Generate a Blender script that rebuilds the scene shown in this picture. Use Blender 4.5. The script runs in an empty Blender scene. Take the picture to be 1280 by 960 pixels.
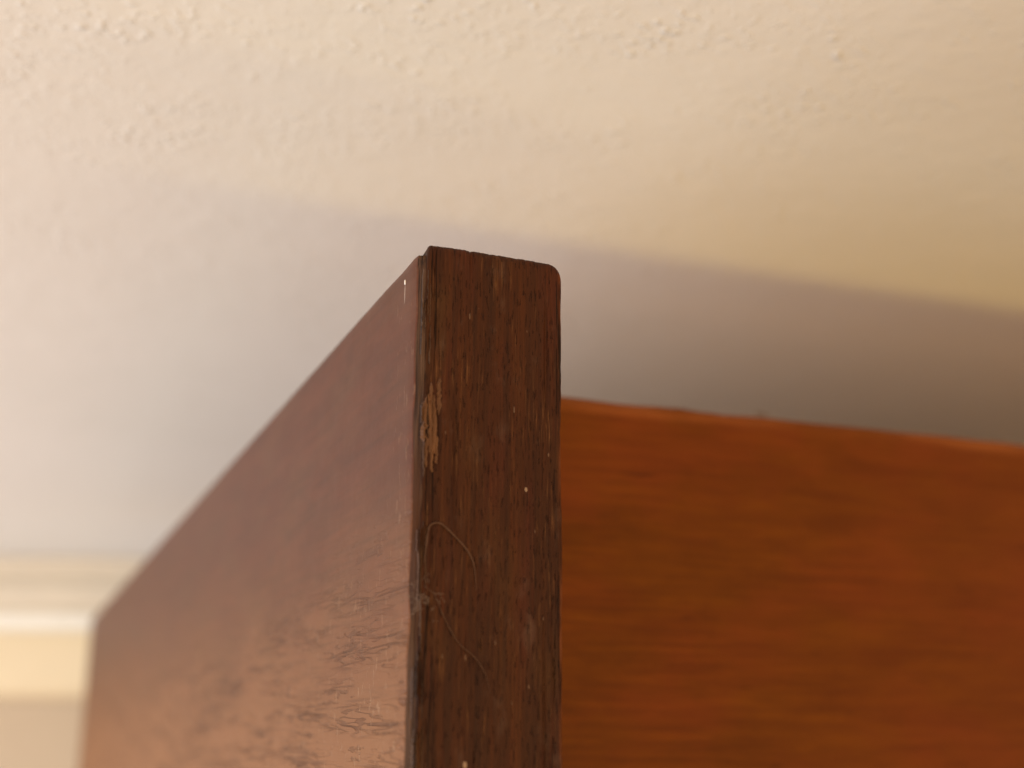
import bpy, bmesh, math, random
from mathutils import Vector, Matrix, noise

random.seed(7)
S = bpy.context.scene
COL = S.collection

# ------------------------------------------------------------------ camera
EYE = Vector((0.0, 0.0, 2.2))
PITCH, ROLL = 0.2609, 0.0061
cam_data = bpy.data.cameras.new('camera')
cam = bpy.data.objects.new('camera', cam_data)
COL.objects.link(cam)
cr, sr, cp, sp = math.cos(ROLL), math.sin(ROLL), math.cos(PITCH), math.sin(PITCH)
right0, up0, fwd = Vector((1, 0, 0)), Vector((0, -sp, cp)), Vector((0, cp, sp))
right = right0 * cr + up0 * sr
up = up0 * cr - right0 * sr
cam.matrix_world = Matrix(((right.x, up.x, -fwd.x, EYE.x), (right.y, up.y, -fwd.y, EYE.y),
                           (right.z, up.z, -fwd.z, EYE.z), (0, 0, 0, 1)))
cam_data.sensor_width = 36.0
cam_data.lens = 45.0
cam_data.clip_start, cam_data.clip_end = 0.01, 100
cam_data.dof.use_dof = True
cam_data.dof.focus_distance = 0.178
cam_data.dof.aperture_fstop = 12.5
S.camera = cam

# ------------------------------------------------------------------ light
YAW = 0.3675
U = Vector((math.cos(YAW), math.sin(YAW), 0))
V = Vector((-math.sin(YAW), math.cos(YAW), 0))
Z = Vector((0, 0, 1))
A = EYE + Vector((-0.0115, 0.162, 0.0629))          # top left front corner of the cupboard's edge strip
CEIL_Z = A.z + 0.065

world = bpy.data.worlds.new('World')
S.world = world
world.use_nodes = True
bg = world.node_tree.nodes['Background']
bg.inputs[0].default_value = (0.95, 0.95, 1.0, 1)
bg.inputs[1].default_value = 0.38

def aim(o, target):
    o.rotation_euler = (target - o.location).to_track_quat('-Z', 'Y').to_euler()

def lamp(name, kind, loc, power, colour, target=None, **kw):
    d = bpy.data.lights.new(name, kind)
    d.energy, d.color = power, colour
    for k, v in kw.items():
        setattr(d, k, v)
    o = bpy.data.objects.new(name, d)
    COL.objects.link(o)
    o.location = loc
    if target is not None:
        aim(o, target)
    return o

CORNER = A + V * 0.06 + U * 0.02
# warm strip of room light, in front of the cupboard, below the ceiling
lamp('room_lamp', 'AREA', CORNER - V * 1.10 - Z * 0.90 + U * 0.10, 9.2, (1.0, 0.72, 0.17), CORNER,
     shape='RECTANGLE', size=1.9, size_y=0.10)
# broad warm glow of the lit room behind the camera
lamp('room_glow', 'AREA', CORNER - V * 1.5 - Z * 0.42 + U * 0.1, 12.0, (1.0, 0.49, 0.18), CORNER,
     shape='RECTANGLE', size=1.8, size_y=0.75)
# daylight from a window off to the left
lamp('window_light', 'AREA', EYE + Vector((-0.90, 0.30, -0.26)), 10.3, (0.91, 0.89, 0.90), EYE + Vector((0.0, 0.30, 0.05)),
     shape='RECTANGLE', size=0.9, size_y=0.6)

S.view_settings.view_transform = 'Standard'
S.view_settings.look = 'None'
S.view_settings.exposure = 0.0
S.view_settings.gamma = 1.0
S.view_settings.use_curve_mapping = False
S.render.engine = 'CYCLES'
S.cycles.use_denoising = True
S.cycles.max_bounces = 8

# ------------------------------------------------------------------ material helpers
class NT:
    def __init__(self, name, rough=0.5, spec=0.5):
        self.m = bpy.data.materials.new(name)
        self.m.use_nodes = True
        self.t = self.m.node_tree
        self.b = self.t.nodes['Principled BSDF']
        self.b.inputs['Roughness'].default_value = rough
        self.b.inputs['Specular IOR Level'].default_value = spec
        self.tc = self.t.nodes.new('ShaderNodeTexCoord').outputs['Object']
    def link(self, a, b):
        self.t.links.new(a, b)
    def val(self, sock, v):
        if isinstance(v, bpy.types.NodeSocket):
            self.link(v, sock)
        else:
            sock.default_value = v
    def mapping(self, scale, loc=(0, 0, 0), rot=(0, 0, 0), src=None):
        n = self.t.nodes.new('ShaderNodeMapping')
        n.inputs['Scale'].default_value = scale
        n.inputs['Location'].default_value = loc
        n.inputs['Rotation'].default_value = rot
        self.link(src or self.tc, n.inputs['Vector'])
        return n.outputs[0]
    def noise(self, scale, detail=3, rough=0.55, dist=0.0, loc=(0, 0, 0), src=None):
        n = self.t.nodes.new('ShaderNodeTexNoise')
        n.inputs['Scale'].default_value = 1
        n.inputs['Detail'].default_value = detail
        n.inputs['Roughness'].default_value = rough
        n.inputs['Distortion'].default_value = dist
        self.link(self.mapping(scale, loc, src=src), n.inputs['Vector'])
        return n.outputs['Fac']
    def voro(self, scale, loc=(0, 0, 0), feature='F1', src=None):
        n = self.t.nodes.new('ShaderNodeTexVoronoi')
        n.feature = feature
        n.inputs['Scale'].default_value = 1
        self.link(self.mapping(scale, loc, src=src), n.inputs['Vector'])
        return n.outputs['Distance']
    def ramp(self, fac, lo, hi, a=0.0, b=1.0):
        n = self.t.nodes.new('ShaderNodeMapRange')
        n.interpolation_type = 'SMOOTHSTEP'
        self.link(fac, n.inputs['Value'])
        for k, v in (('From Min', lo), ('From Max', hi), ('To Min', a), ('To Max', b)):
            n.inputs[k].default_value = v
        return n.outputs[0]
    def math(self, op, a, b=0.0):
        n = self.t.nodes.new('ShaderNodeMath')
        n.operation = op
        self.val(n.inputs[0], a)
        self.val(n.inputs[1], b)
        return n.outputs[0]
    def mix(self, fac, a, b, blend='MIX'):
        n = self.t.nodes.new('ShaderNodeMix')
        n.data_type, n.blend_type = 'RGBA', blend
        self.val(n.inputs[0], fac)
        for s, v in ((n.inputs[6], a), (n.inputs[7], b)):
            self.val(s, v if isinstance(v, bpy.types.NodeSocket) else (*v, 1))
        return n.outputs[2]
    def sep(self, src=None):
        n = self.t.nodes.new('ShaderNodeSeparateXYZ')
        self.link(src or self.tc, n.inputs[0])
        return n.outputs
    def bump(self, h, dist, strength=1.0):
        n = self.t.nodes.new('ShaderNodeBump')
        n.inputs['Distance'].default_value = dist
        n.inputs['Strength'].default_value = strength
        self.link(h, n.inputs['Height'])
        self.link(n.outputs[0], self.b.inputs['Normal'])
    def colour(self, c):
        self.val(self.b.inputs['Base Color'], c if isinstance(c, bpy.types.NodeSocket) else (*c, 1))
    def rough(self, r):
        self.val(self.b.inputs['Roughness'], r)

# ---- painted, stippled ceiling
def mat_ceiling():
    k = NT('ceiling_paint', 0.45, 0.45)
    patch = k.noise((3, 3, 3), 3)
    k.colour(k.mix(k.ramp(patch, 0.35, 0.65), (0.80, 0.768, 0.728), (0.84, 0.805, 0.768)))
    stip = k.ramp(k.noise((420, 420, 420), 2.5, 0.5, 0.6), 0.50, 0.80)
    drops = k.ramp(k.voro((270, 300, 270)), 0.12, 0.34, 1.0, 0.0)
    gate = k.ramp(k.noise((70, 70, 70), 2, loc=(3, 1, 0)), 0.48, 0.62)
    lumps = k.noise((130, 130, 130), 2)
    h = k.math('ADD', k.math('MULTIPLY', stip, 0.7), k.math('MULTIPLY', k.math('MULTIPLY', drops, gate), 0.8))
    h = k.math('MULTIPLY', h, k.ramp(k.noise((28, 40, 28), 3, loc=(1, 1, 5)), 0.36, 0.62, 0.35, 1.25))
    h = k.math('ADD', h, k.math('MULTIPLY', lumps, 0.9))
    h = k.math('ADD', h, k.math('MULTIPLY', k.noise((45, 60, 45), 2, loc=(2, 2, 2)), 1.1))
    k.bump(h, 0.00029, 1.0)
    return k.m

def mat_plain(name, c, rough=0.5, spec=0.4, var=0.08, scale=20):
    k = NT(name, rough, spec)
    n = k.noise((scale,) * 3, 4)
    k.colour(k.mix(n, tuple(v * (1 - var) for v in c), tuple(min(1, v * (1 + var)) for v in c)))
    k.bump(k.noise((400, 400, 400), 3), 0.00015)
    return k.m

# ---- dark open-pored edge strip, grain upright
def mat_strip(T, H):
    k = NT('dark_open_pored_wood', 0.5, 0.16)
    x, y, z = k.sep()
    band = k.noise((420, 420, 9), 4, 0.6)
    mott = k.noise((190, 190, 34), 4, 0.6, loc=(5, 2, 1))
    fine = k.noise((2700, 2700, 85), 4, 0.65)
    c = k.mix(k.ramp(band, 0.35, 0.68), (0.030, 0.0080, 0.0021), (0.068, 0.0192, 0.0046))
    c = k.mix(k.ramp(mott, 0.48, 0.70, 0, 0.8), c, (0.070, 0.0160, 0.0062))
    c = k.mix(k.ramp(k.noise((120, 120, 40), 3, loc=(2, 8, 6)), 0.50, 0.72, 0, 0.7), c, (0.072, 0.030, 0.0085))
    c = k.mix(k.ramp(fine, 0.30, 0.75, 0.6, 0.0), c, (0.018, 0.006, 0.002))
    light = k.ramp(k.noise((3400, 3400, 150), 3, 0.6, loc=(1, 7, 3)), 0.54, 0.72, 0, 0.75)
    light = k.math('MULTIPLY', light, k.ramp(k.noise((260, 260, 70), 2, loc=(4, 4, 1)), 0.40, 0.62))
    c = k.mix(light, c, (0.150, 0.066, 0.026))
    pores = k.ramp(k.noise((3600, 3600, 480), 3, 0.55, loc=(9, 4, 2)), 0.33, 0.41, 1.0, 0.0)
    c = k.mix(k.math('MULTIPLY', pores, 0.34), c, (0.009, 0.003, 0.001))
    # long splits close to the two upright arrises
    el = k.ramp(x, 0.0010, 0.0030, 1.0, 0.0)
    er = k.ramp(x, T - 0.0026, T - 0.0010, 0.0, 1.0)
    near = k.math('MAXIMUM', el, er)
    split = k.ramp(k.noise((2300, 2300, 60), 3, 0.55, 0.2, loc=(6, 1, 4)), 0.36, 0.44, 1.0, 0.0)
    split = k.math('MULTIPLY', split, near)
    c = k.mix(k.math('MULTIPLY', split, 0.9), c, (0.010, 0.0045, 0.003))
    # arrises rubbed to a brighter red-brown
    rub = k.math('MULTIPLY', k.ramp(x, T - 0.0009, T - 0.0003, 0.0, 1.0), k.ramp(k.noise((300, 300, 90), 3, loc=(3, 3, 3)), 0.42, 0.6))
    c = k.mix(k.math('MULTIPLY', rub, 0.7), c, (0.17, 0.050, 0.014))
    # dusty film
    film = k.ramp(k.noise((240, 240, 130), 4, 0.6, loc=(7, 7, 2)), 0.56, 0.78, 0, 0.22)
    c = k.mix(film, c, (0.16, 0.11, 0.09))
    k.colour(c)
    k.rough(k.ramp(band, 0.3, 0.7, 0.45, 0.65))
    h = k.math('ADD', k.math('MULTIPLY', fine, 0.7), k.math('MULTIPLY', pores, -0.9))
    h = k.math('ADD', h, k.math('MULTIPLY', light, 0.6))
    h = k.math('ADD', h, k.math('MULTIPLY', split, -1.8))
    k.bump(h, 0.00013)
    return k.m

# ---- raw front edge of the side veneer: weathered, greyish, split upright
def mat_raw_edge():
    k = NT('weathered_raw_edge', 0.65, 0.25)
    n = k.noise((5200, 1500, 60), 3, 0.6)
    c = k.mix(k.ramp(n, 0.36, 0.64), (0.020, 0.008, 0.004), (0.120, 0.064, 0.036))
    c = k.mix(k.ramp(k.noise((300, 300, 40), 3, loc=(2, 5, 1)), 0.45, 0.65, 0, 0.8), c, (0.070, 0.026, 0.012))
    k.colour(c)
    k.bump(n, 0.0003)
    return k.m

# ---- reddish veneer of the side, grain level, varnish crazed and worn low at the front
def mat_side(H):
    k = NT('worn_reddish_veneer', 0.5, 0.15)
    x, y, z = k.sep()
    warp = k.noise((40, 26, 60), 4)
    grain = k.noise((240, 22, 240), 4, 0.6, 0.3)
    fine = k.noise((1100, 120, 1100), 3, 0.6)
    c = k.mix(k.ramp(grain, 0.25, 0.75), (0.094, 0.0260, 0.0115), (0.124, 0.0365, 0.0160))
    c = k.mix(k.ramp(k.noise((70, 34, 90), 4, 0.6, loc=(2, 0, 5)), 0.42, 0.70, 0, 0.6), c, (0.118, 0.046, 0.020))
    c = k.mix(k.ramp(k.noise((60, 40, 110), 3, 0.6, loc=(7, 3, 5)), 0.58, 0.72, 0, 0.5), c, (0.066, 0.021, 0.010))
    c = k.mix(k.ramp(fine, 0.35, 0.7, 0.3, 0.0), c, (0.06, 0.02, 0.010))
    lines = k.noise((820, 26, 820), 4, 0.65, 0.2, loc=(6, 2, 9))
    c = k.mix(k.ramp(lines, 0.30, 0.52, 0.55, 0.0), c, (0.060, 0.020, 0.0085))
    # low zone: crazed and worn, colour also mixed paler towards the bottom
    dz = k.math('SUBTRACT', z, H)                       # 0 at the top edge, negative below
    edge = k.math('ADD', dz, k.math('MULTIPLY', k.math('SUBTRACT', warp, 0.5), 0.022))
    worn = k.ramp(edge, -0.078, -0.022, 1.0, 0.0)
    worn = k.math('MULTIPLY', worn, k.ramp(y, 0.0, 0.30, 1.0, 0.95))
    c = k.mix(k.math('MULTIPLY', worn, 0.72), c, (0.315, 0.146, 0.062))
    c = k.mix(k.math('MULTIPLY', k.ramp(lines, 0.34, 0.50, 0.5, 0.0), worn), c, (0.105, 0.038, 0.015))
    gate = k.ramp(k.noise((150, 30, 300), 3, 0.6, loc=(4, 8, 1)), 0.38, 0.66)
    gate = k.math('MULTIPLY', gate, k.ramp(worn, 0.06, 0.55))
    def ridge(scale, w, loc):
        n = k.noise(scale, 1.5, 0.5, 0.1, loc=loc)
        return k.ramp(k.math('ABSOLUTE', k.math('SUBTRACT', n, 0.5)), w * 0.35, w, 1.0, 0.0)
    cr1 = ridge((560, 34, 560), 0.040, (3, 3, 8))
    cr2 = ridge((1250, 90, 1250), 0.060, (1, 9, 2))
    cr3 = k.math('MULTIPLY', ridge((500, 420, 170), 0.022, (5, 2, 2)), 0.12)
    cracks = k.math('MULTIPLY', k.math('MAXIMUM', k.math('MAXIMUM', cr1, k.math('MULTIPLY', cr2, 0.7)), cr3), gate)
    c = k.mix(k.math('MULTIPLY', cracks, 0.66), c, (0.066, 0.020, 0.007))
    pits = k.ramp(k.noise((420, 60, 420), 4, 0.6, loc=(8, 1, 2)), 0.33, 0.39, 1.0, 0.0)
    pits = k.math('MULTIPLY', pits, k.ramp(worn, 0.02, 0.4))
    c = k.mix(k.math('MULTIPLY', pits, 0.35), c, (0.058, 0.020, 0.010))
    flecks = k.ramp(k.noise((1000, 800, 420), 3, 0.6, loc=(0, 6, 1)), 0.58, 0.70)
    flecks = k.math('MULTIPLY', flecks, k.math('MAXIMUM', k.ramp(worn, 0.05, 0.7), k.ramp(y, 0.004, 0.014, 0.5, 0.0)))
    c = k.mix(k.math('MULTIPLY', flecks, 0.5), c, (0.34, 0.19, 0.105))
    k.colour(c)
    k.rough(k.math('ADD', 0.46, k.math('MULTIPLY', worn, 0.12)))
    h = k.math('ADD', k.math('MULTIPLY', fine, 0.3), k.math('MULTIPLY', cracks, -1.3))
    h = k.math('ADD', h, k.math('MULTIPLY', pits, -0.9))
    h = k.math('ADD', h, k.math('MULTIPLY', flecks, 0.7))
    h = k.math('ADD', h, k.math('MULTIPLY', k.noise((260, 200, 260), 2), 0.6))
    k.bump(h, 0.00014)
    return k.m

# ---- orange-brown polished rail, grain level
def mat_rail():
    k = NT('orange_brown_polished_wood', 0.45, 0.10)
    x, y, z = k.sep()
    grain = k.noise((42, 170, 170), 5, 0.7, 0.6)
    broad = k.noise((26, 45, 45), 4, 0.6, loc=(4, 2, 2))
    fine = k.noise((45, 1100, 1100), 4, 0.65)
    c = k.mix(k.ramp(grain, 0.25, 0.75), (0.096, 0.0262, 0.0003), (0.146, 0.0425, 0.0008))
    c = k.mix(k.ramp(broad, 0.4, 0.70, 0, 0.6), c, (0.170, 0.034, 0.0060))
    c = k.mix(k.ramp(k.noise((40, 110, 110), 4, 0.6, loc=(1, 3, 7)), 0.5, 0.75, 0, 0.5), c, (0.095, 0.022, 0.0010))
    c = k.mix(k.ramp(fine, 0.32, 0.65, 0.38, 0.0), c, (0.055, 0.011, 0.001))
    lines = k.noise((10, 430, 430), 3, 0.6, 0.2, loc=(5, 5, 1))
    c = k.mix(k.ramp(lines, 0.30, 0.50, 0.22, 0.0), c, (0.060, 0.013, 0.0008))
    c = k.mix(k.ramp(x, 0.05, 0.22, 0.0, 0.55), c, k.mix(lines, (0.125, 0.026, 0.0050), (0.185, 0.044, 0.0100)))  # pinker towards the right: glossy room reflection painted into the colour
    streak = k.ramp(k.noise((60, 300, 380), 3, 0.55, loc=(1, 9, 3)), 0.28, 0.36, 1, 0)
    streak = k.math('MULTIPLY', streak, k.ramp(x, 0.05, 0.16, 1.0, 0.35))
    c = k.mix(k.math('MULTIPLY', streak, 0.55), c, (0.035, 0.008, 0.001))
    # rubbed top arris
    top = k.math('MULTIPLY', k.ramp(z, H - 0.0050, H - 0.0026, 0.0, 1.0), k.ramp(k.noise((22, 60, 120), 3, loc=(2, 2, 2)), 0.40, 0.62, 0.15, 0.8))
    c = k.mix(top, c, (0.27, 0.085, 0.022))
    k.colour(c)
    k.bump(k.math('ADD', fine, grain), 0.00004)
    return k.m

H = 0.60                                             # height of cupboard built below its top edge
T = 0.0198                                           # thickness of the edge strip across its front

# ------------------------------------------------------------------ object helpers
def link(name, bm, mat, parent=None, smooth=False):
    me = bpy.data.meshes.new(name)
    bmesh.ops.recalc_face_normals(bm, faces=bm.faces)
    bm.to_mesh(me)
    bm.free()
    me.materials.append(mat)
    if smooth:
        for p in me.polygons:
            p.use_smooth = True
    o = bpy.data.objects.new(name, me)
    COL.objects.link(o)
    if parent:
        o.parent = parent
    return o

def box(bm, lo, hi):
    vs = [bm.verts.new((x, y, z)) for x in (lo[0], hi[0]) for y in (lo[1], hi[1]) for z in (lo[2], hi[2])]
    for f in ((0, 1, 3, 2), (4, 6, 7, 5), (0, 4, 5, 1), (2, 3, 7, 6), (0, 2, 6, 4), (1, 5, 7, 3)):
        bm.faces.new([vs[i] for i in f])

def tube(bm, pts, radii, sides=6):
    rings = []
    n = len(pts)
    for i, p in enumerate(pts):
        d = (pts[min(i + 1, n - 1)] - pts[max(i - 1, 0)]).normalized()
        a = d.cross(Vector((0.3, 0.9, 0.1))).normalized()
        b = d.cross(a)
        rings.append([bm.verts.new(p + (a * math.cos(2 * math.pi * s / sides) + b * math.sin(2 * math.pi * s / sides)) * radii[i]) for s in range(sides)])
    for r0, r1 in zip(rings, rings[1:]):
        for s in range(sides):
            bm.faces.new((r0[s], r0[(s + 1) % sides], r1[(s + 1) % sides], r1[s]))
    bm.faces.new(rings[0][::-1]); bm.faces.new(rings[-1])

def N(x, y, z, seed=0):
    return noise.noise(Vector((x + seed * 17.3, y - seed * 9.1, z + seed * 4.7)))

# ------------------------------------------------------------------ setting: ceiling and far wall
bm = bmesh.new()
box(bm, (-2.5, -2.5, CEIL_Z), (2.5, 1.3, CEIL_Z + 0.02))
ceiling = link('ceiling', bm, mat_ceiling())
ceiling['kind'] = 'structure'
ceiling['label'] = 'cream stippled plaster ceiling above the cupboard'

WALL_Y = EYE.y + 1.075
bm = bmesh.new()
box(bm, (-2.5, WALL_Y, 0.9), (2.5, WALL_Y + 0.1, CEIL_Z - 0.001))
wall = link('wall', bm, mat_plain('cream_wall_paint', (0.80, 0.66, 0.44), 0.5))
wall['kind'] = 'structure'
wall['label'] = 'pale yellow far wall below the white cornice'

# cornice: a moulded profile run along the wall
prof = [(0.0, 0.0), (0.055, 0.0), (0.055, -0.0120), (0.052, -0.0140), (0.046, -0.0145)]
for i in range(9):                                   # cove
    a = i / 8 * math.pi / 2
    prof.append((0.045 - 0.022 * math.sin(a), -0.016 - 0.019 * (1 - math.cos(a))))
prof += [(0.0225, -0.0370)]
for i in range(9):                                   # bottom bead
    a = math.pi / 2 - i / 8 * math.pi
    prof.append((0.0165 + 0.009 * math.cos(a), -0.0460 + 0.0085 * math.sin(a)))
prof += [(0.0, -0.0545)]
bm = bmesh.new()
ends = []
for x in (-2.5, 2.5):
    ends.append([bm.verts.new((x, WALL_Y - 0.001 - d, CEIL_Z - 0.0008 + h)) for d, h in prof])
for i in range(len(prof)):
    j = (i + 1) % len(prof)
    f = bm.faces.new((ends[0][i], ends[0][j], ends[1][j], ends[1][i]))
    f.material_index = 1 if i <= 13 else 0  # fascia and cove take a darker beige: shade put into the colour
bm.faces.new(ends[0]); bm.faces.new(ends[1][::-1])
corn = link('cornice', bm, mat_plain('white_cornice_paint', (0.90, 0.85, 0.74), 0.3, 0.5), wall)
corn.data.materials.append(mat_plain('shaded_cornice_paint', (0.70, 0.60, 0.46), 0.5))
corn['label'] = 'moulded cornice with a white bead and shade painted into the hollow'

bm = bmesh.new()
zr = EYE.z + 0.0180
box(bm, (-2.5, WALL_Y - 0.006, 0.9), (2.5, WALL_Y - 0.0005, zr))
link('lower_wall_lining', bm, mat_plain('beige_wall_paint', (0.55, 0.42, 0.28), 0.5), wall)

# ------------------------------------------------------------------ the cupboard
cup = bpy.data.objects.new('wooden_cupboard', None)
COL.objects.link(cup)
cup.empty_display_size = 0.05
cup.location = A - Z * H
cup.rotation_euler = (0, 0, YAW)
cup['label'] = 'brown wooden cupboard with worn dark upright front edge close below the ceiling'
cup['category'] = 'cupboard'

M_STRIP, M_SIDE, M_RAIL = mat_strip(T, H), mat_side(H), mat_rail()
# edge strip: rounded plan section swept upward, with a rough hand-cut top
def top_z(x):
    u = x / T
    z = -0.0004 * u * u + N(x * 900, 3, 0) * 0.00010 + N(x * 2600, 8, 0) * 0.00006
    rl, rr = 0.0010, 0.0021
    if x < rl:
        z -= rl - math.sqrt(max(0, rl * rl - (rl - x) ** 2))
    if x > T - rr:
        z -= rr - math.sqrt(max(0, rr * rr - (x - T + rr) ** 2))
    return z

sec = []                                             # plan section: x, y, nx, ny
sec.append((0.0, 0.012, -1, 0)); sec.append((0.0, 0.006, -1, 0)); sec.append((0.0, 0.002, -1, 0))
r = 0.0004
for i in range(5):
    a = i / 4 * math.pi / 2
    sec.append((r - r * math.cos(a), r - r * math.sin(a), -math.cos(a), -math.sin(a)))
nc = 130
for i in range(1, nc):
    sec.append((r + (T - 0.0009 - r) * i / nc, 0.0, 0, -1))
r2 = 0.0009
for i in range(16):
    a = i / 15 * math.pi / 2
    sec.append((T - r2 + r2 * math.sin(a), r2 - r2 * math.cos(a), math.sin(a), -math.cos(a)))
sec += [(T, 0.002, 1, 0), (T, 0.006, 1, 0), (T, 0.012, 1, 0)]
zs = [-H, -0.3, -0.2, -0.14]
z = -0.115
while z < -0.0015:
    zs.append(z); z += 0.00045
zs += [-0.0012, -0.0009, -0.0006, -0.00035, -0.00015, 0.0]
bm = bmesh.new()
rows = []
for z in zs:
    row = []
    for (x, y, nx, ny) in sec:
        zt = top_z(x)
        zz = z + zt * max(0.0, 1 + z / 0.01)
        d = 0.0
        if z > -0.13:
            d = N(x * 2200, 0, z * 55, 1) * 0.00007 + N(x * 700, 0, z * 22, 2) * 0.00009
            g = N(x * 1500, 2, z * 38, 5)             # open grain splits
            if g > 0.42:
                d -= (g - 0.42) * 0.0009
            e = max(0.0, 1 - x / 0.0022)              # ragged left arris
            d -= e * max(0.0, N(0.3, 5, z * 260, 3) + 0.05) * 0.00028
            e = max(0.0, 1 - (T - x) / 0.0022)        # ragged right arris
            g2 = N(x * 2500, 7, z * 70, 4) * min(1, max(0, (-z - 0.003) / 0.004))
            d -= e * max(0.0, g2) * 0.00030 + e * max(0.0, N(3, 9, z * 520, 6)) * 0.00012
        back = 0.0
        if z > -0.0013:                               # eased top edge
            q = 1 + z / 0.0013
            back = 0.0007 * (1 - math.sqrt(max(0, 1 - q * q)))
        row.append(bm.verts.new((x + nx * d, y + ny * d + (back if y < 0.003 else 0), H + zz)))
    rows.append(row)
for r0, r1 in zip(rows, rows[1:]):
    for i in range(len(sec) - 1):
        bm.faces.new((r0[i], r0[i + 1], r1[i + 1], r1[i]))
    bm.faces.new((r0[-1], r0[0], r1[0], r1[-1]))
bm.faces.new(rows[-1]); bm.faces.new(rows[0][::-1])
strip = link('edge_strip', bm, M_STRIP, cup, smooth=True)
strip['label'] = 'dark brown upright edge strip with open pores and a chipped left edge'

# side board core behind the strip
bm = bmesh.new()
box(bm, (0.0002, 0.0122, 0.0), (T - 0.0004, 0.672, H - 0.0022))
link('side_board', bm, M_SIDE, cup)

# veneer sheet over the outer side: thick face sheet whose raw front edge shows beside the strip
TH = 0.0013
bm = bmesh.new()
ys = [0.0008 + 0.0006 * i for i in range(100)]
while ys[-1] < 0.672:
    ys.append(ys[-1] * 1.06)
ys[-1] = 0.68
zs2 = [-H, -0.3, -0.2, -0.15] + [-0.12 + 0.0009 * i for i in range(132)]
zs2 = [q for q in zs2 if q < -0.0022] + [-0.0022, -0.0018, -0.0014]
def face_x(y, z):
    d = 0.0
    if z > -0.14 and y < 0.2:
        d = N(0, y * 120, z * 260, 6) * 0.00006
        w = min(1, max(0, (-z - 0.045) / 0.03))
        d += w * N(1, y * 70, z * 700, 7) * 0.00013
    if y < 0.0035:                                    # rounded over at the raw front edge
        d -= (0.0035 - y) ** 2 * 60 * (0.7 + 0.5 * N(3, 1, z * 240, 8))
    if z > -0.0026:
        d -= (z + 0.0026) * 0.35
    return -TH - d
grid = []
for z in zs2:
    row = []
    for j, y in enumerate(ys):
        yy = y
        if j == 0:
            yy = y + N(0, 2, z * 150, 9) * 0.00035 + max(0, z + 0.004) * 0.30
        zz = z + (N(y * 260, 4, 1, 3) * 0.00008 if z > -0.003 else 0)
        if z > -0.003 and y < 0.004:
            zz -= 0.0
        row.append(bm.verts.new((face_x(yy, z), yy, H + zz)))
    grid.append(row)
for r0, r1 in zip(grid, grid[1:]):
    for j in range(len(ys) - 1):
        bm.faces.new((r0[j], r0[j + 1], r1[j + 1], r1[j]))
    # raw front edge
edge_in = [bm.verts.new((0.0003, 0.00022 + N(2, 2, z * 300, 2) * 0.0002 + max(0, z + 0.004) * 0.3, H + z)) for z in zs2]
back_in = [bm.verts.new((0.00022, ys[-1], H + z)) for z in zs2]
for i in range(len(zs2) - 1):
    bm.faces.new((edge_in[i], grid[i][0], grid[i + 1][0], edge_in[i + 1])).material_index = 1
    bm.faces.new((grid[i][-1], back_in[i], back_in[i + 1], grid[i + 1][-1]))
bm.faces.new(grid[-1] + [back_in[-1], edge_in[-1]])
bm.faces.new(grid[0][::-1] + [edge_in[0], back_in[0]])
side = link('side_panel', bm, M_SIDE, cup, smooth=True)
side.data.materials.append(mat_raw_edge())
side['label'] = 'reddish brown side veneer, crazed and worn low at the front, paler downwards'

# front rail, set back to the right of the strip
bm = bmesh.new()
RY, RX0, RX1, RTH = 0.0643, T - 0.0004, 0.60, 0.018
rp = [(RY, -H)]
rr = 0.0022
for i in range(7):
    a = i / 6 * math.pi / 2
    rp.append((RY + rr - rr * math.cos(a), -0.0011 - rr + rr * math.sin(a)))
rp += [(RY + RTH, -0.0011), (RY + RTH, -H)]
xs = [RX0 + (RX1 - RX0) * (i / 160) ** 1.5 for i in range(161)]
rings = []
for x in xs:
    rings.append([bm.verts.new((x, y, H + z + (N(x * 90, 1, 2) * 0.0003 + N(x * 400, 4, 2) * 0.00012 if z > -0.01 else 0))) for y, z in rp])
for r0, r1 in zip(rings, rings[1:]):
    for i in range(len(rp)):
        j = (i + 1) % len(rp)
        bm.faces.new((r0[i], r0[j], r1[j], r1[i]))
bm.faces.new(rings[0]); bm.faces.new(rings[-1][::-1])
rail = link('front_rail', bm, M_RAIL, cup, smooth=False)
rail['label'] = 'orange brown polished front board set back beside the dark strip'

# top board sunk behind the rail
bm = bmesh.new()
box(bm, (T, RY + RTH + 0.0005, H - 0.030), (RX1, 0.672, H - 0.014))
link('top_board', bm, mat_plain('pale_raw_board', (0.62, 0.50, 0.38), 0.7), cup)

# splinters of paler bare wood where the left arris is chipped
k = NT('bare_pale_wood', 0.65, 0.3)
k.colour(k.mix(k.noise((2200, 2200, 160), 3), (0.030, 0.011, 0.005), (0.20, 0.092, 0.040)))
k.bump(k.noise((2600, 2600, 200), 3), 0.0001)
M_BARE = k.m
rs = random.Random(3)
# strip-local x, centre z, length, half width (metres)
SPL = [(0.0021, -0.0212, 0.0050, 0.00042), (0.0010, -0.0216, 0.0044, 0.00036), (0.0003, -0.0236, 0.0042, 0.00040),
       (0.0010, -0.0252, 0.0072, 0.00042), (0.0016, -0.0258, 0.0062, 0.00040), (0.0005, -0.0286, 0.0044, 0.00036),
       (0.0013, -0.0294, 0.0040, 0.00036), (0.0001, -0.0262, 0.0024, 0.00040), (0.0019, -0.0284, 0.0036, 0.00030),
       (0.0007, -0.0226, 0.0032, 0.00030), (0.0014, -0.0228, 0.0036, 0.00030)]
M_RAW = mat_raw_edge()
for _ in range(34):
    low = rs.random() < 0.6
    zc = -rs.uniform(0.040, 0.071) if low else -rs.uniform(0.006, 0.045)
    SPL.append((rs.uniform(-0.0006, 0.0009), zc, rs.uniform(0.002, 0.008), rs.uniform(0.00008, 0.00018)))
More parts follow.
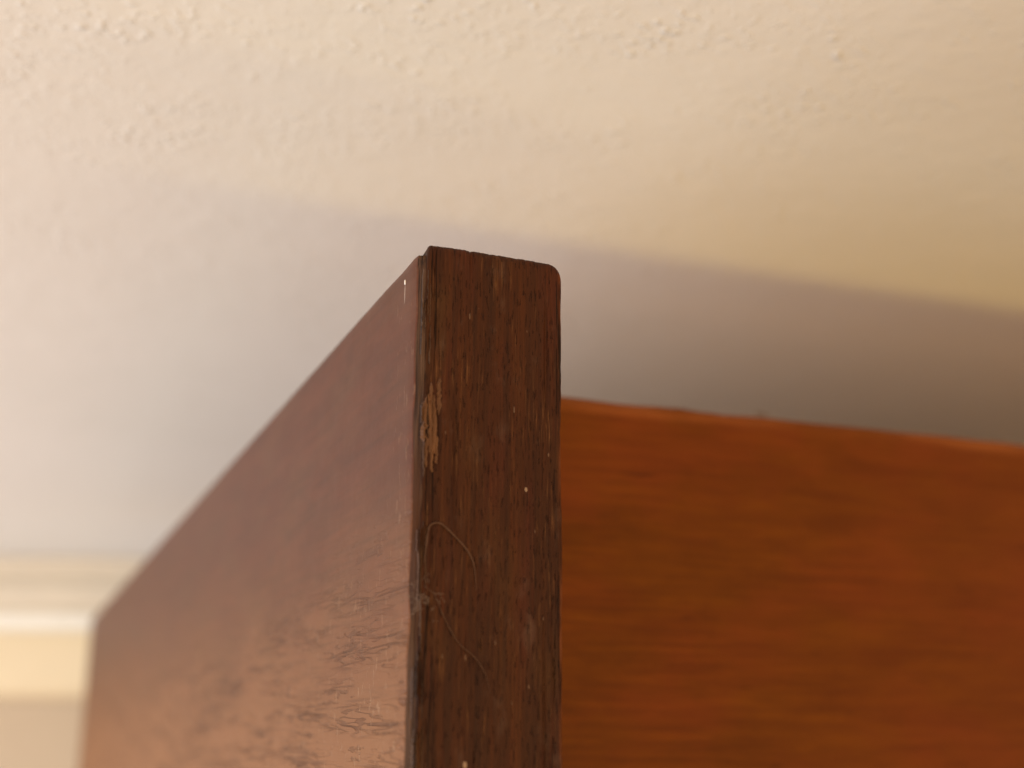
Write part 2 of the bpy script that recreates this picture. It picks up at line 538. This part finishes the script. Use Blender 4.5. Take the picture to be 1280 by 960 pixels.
for (x, zc, ln, hw) in SPL:
    bm = bmesh.new()
    n, rows_ = 13, []
    tip0, tip1 = rs.uniform(0.05, 0.3), rs.uniform(0.7, 0.95)
    lift = rs.uniform(0.00008, 0.00022)
    for i in range(n):
        t = i / (n - 1)
        w = hw * min(1, (t + 0.06) / tip0) * min(1, (1.03 - t) / (1 - tip1)) * rs.uniform(0.9, 1.08)
        cx = x + rs.uniform(-1, 1) * 0.00006
        zz = H + zc + (t - 0.5) * ln
        ridge_x = cx + rs.uniform(-0.4, 0.4) * w
        rows_.append([bm.verts.new((cx - w, 0.00016, zz)), bm.verts.new((ridge_x - 0.25 * w, -lift * rs.uniform(0.85, 1.05), zz)),
                      bm.verts.new((ridge_x + 0.3 * w, -lift * rs.uniform(0.6, 0.8), zz)), bm.verts.new((cx + w, 0.00016, zz))])
    for q0, q1 in zip(rows_, rows_[1:]):
        for i in range(4):
            j = (i + 1) % 4
            bm.faces.new((q0[i], q0[j], q1[j], q1[i]))
    bm.faces.new(rows_[0]); bm.faces.new(rows_[-1][::-1])
    link('splinter', bm, M_BARE if hw > 0.00025 else M_RAW, strip)

# small marks of white paint
M_WHITE = mat_plain('white_paint', (0.82, 0.76, 0.68), 0.4)
M_CREAM = mat_plain('dull_cream_paint', (0.24, 0.16, 0.11), 0.6)
def blob(name, c, rx, ry, rz, parent, mat):
    bm = bmesh.new()
    bmesh.ops.create_icosphere(bm, subdivisions=2, radius=1)
    for v in bm.verts:
        q = 1 + 0.25 * N(*(v.co * 1.7), 5)
        v.co = Vector((c[0] + v.co.x * rx * q, c[1] + v.co.y * ry * q, H + c[2] + v.co.z * rz * q))
    return link(name, bm, mat, parent, smooth=True)
blob('paint_drip', (-TH - 0.00002, 0.0058, -0.0039), 0.00012, 0.00028, 0.00042, side, M_WHITE)
blob('paint_drip', (-TH, 0.0058, -0.0056), 0.00004, 0.00012, 0.0017, side, mat_plain('thin_white_paint', (0.50, 0.40, 0.33), 0.4))
for (x, z, s, m_) in ((0.0144, -0.0327, 0.00022, M_CREAM), (0.0064, -0.0676, 0.00030, M_CREAM)):
    blob('paint_speck', (x, 0.0, z), s, 0.00005, s * 1.5, strip, m_)
M_FLECK = mat_plain('dull_tan_fleck', (0.105, 0.055, 0.032), 0.6)
rf = random.Random(5)
for _ in range(14):
    x, z, s = rf.uniform(0.003, 0.0185), rf.uniform(-0.068, -0.006), rf.uniform(0.00006, 0.00013)
    blob('pale_fleck', (x, 0.0, z), s, 0.00004, s * rf.uniform(2.2, 4.5), strip, M_FLECK)

# ------------------------------------------------------------------ dust lying on the strip (things of their own)
kd = NT('dust_grey', 0.8, 0.2)
kd.colour((0.088, 0.046, 0.030))
M_DUST = kd.m
FRAME = Matrix.Translation(A) @ Matrix.Rotation(YAW, 4, 'Z')
def dust(name, label, paths):
    bm = bmesh.new()
    for pts, r in paths:
        fine = []
        P = [Vector(p) for p in pts]
        for i in range(len(P) - 1):                   # Catmull-Rom
            p0, p1, p2, p3 = P[max(i - 1, 0)], P[i], P[i + 1], P[min(i + 2, len(P) - 1)]
            for s in range(8):
                t = s / 8
                fine.append(0.5 * ((2 * p1) + (p2 - p0) * t + (2 * p0 - 5 * p1 + 4 * p2 - p3) * t * t + (3 * p1 - p0 - 3 * p2 + p3) * t ** 3))
        fine.append(P[-1])
        m = len(fine)
        tube(bm, [FRAME @ q for q in fine], [r * (0.75 + 0.45 * N(i * 0.4, 2, 5)) * min(1, 0.25 + i / 6, 0.2 + (m - 1 - i) / 14) for i in range(m)], 5)
    o = link(name, bm, M_DUST, None, smooth=True)
    o['label'] = label
    o['category'] = 'fibre'
    return o
Y0 = -0.00022
dust('dust_fibre', 'pale arched hair fibre clinging to the dark strip, above the wisp of lint',
     [([(0.0005, Y0, -0.0432), (0.0009, Y0, -0.0394), (0.0013, Y0, -0.0382), (0.0026, Y0, -0.0380), (0.0044, Y0, -0.0394),
        (0.0062, Y0, -0.0412), (0.0072, Y0, -0.0432), (0.0075, Y0, -0.0462)], 0.00017)])
dust('dust_fibre', 'faint long hair fibre slanting down the dark strip, below the wisp of lint',
     [([(0.0020, Y0, -0.0470), (0.0034, Y0, -0.0500), (0.0052, Y0, -0.0528), (0.0074, Y0, -0.0546), (0.0088, Y0, -0.0565), (0.0096, Y0, -0.0590)], 0.00009)])
lint_paths = []
rl = random.Random(11)
for _ in range(46):
    x, z = rl.gauss(0.0002, 0.0010), rl.gauss(-0.0478, 0.0011)
    pts = [(x, Y0 + rl.uniform(-0.0003, 0.0001), z)]
    for _ in range(4):
        x += rl.uniform(-0.0007, 0.0006); z += rl.uniform(-0.0005, 0.0005)
        pts.append((x, Y0 + rl.uniform(-0.0004, 0.0001), z))
    lint_paths.append((pts, 0.000022))
o = dust('dust_lint', 'small grey wisp of lint caught on the chipped left edge of the dark strip', lint_paths)
o['category'] = 'lint'
o.data.materials[0] = mat_plain('grey_lint', (0.20, 0.14, 0.115), 0.8)

fluff_paths = []
rl = random.Random(21)
for _ in range(40):
    x, y, z = rl.gauss(0.0925, 0.0010), RY + 0.0012 + rl.uniform(-0.0006, 0.0010), -0.0008 + abs(rl.gauss(0, 0.0003))
    pts = [(x, y, z)]
    for _ in range(3):
        x += rl.uniform(-0.0006, 0.0006); y += rl.uniform(-0.0003, 0.0003); z = max(-0.0010, z + rl.uniform(-0.0003, 0.0003))
        pts.append((x, y, z))
    fluff_paths.append((pts, 0.00004))
o = dust('dust_lint', 'tiny grey fluff lying on the top edge of the orange board', fluff_paths)
o['category'] = 'lint'
o.data.materials[0] = bpy.data.materials['grey_lint']
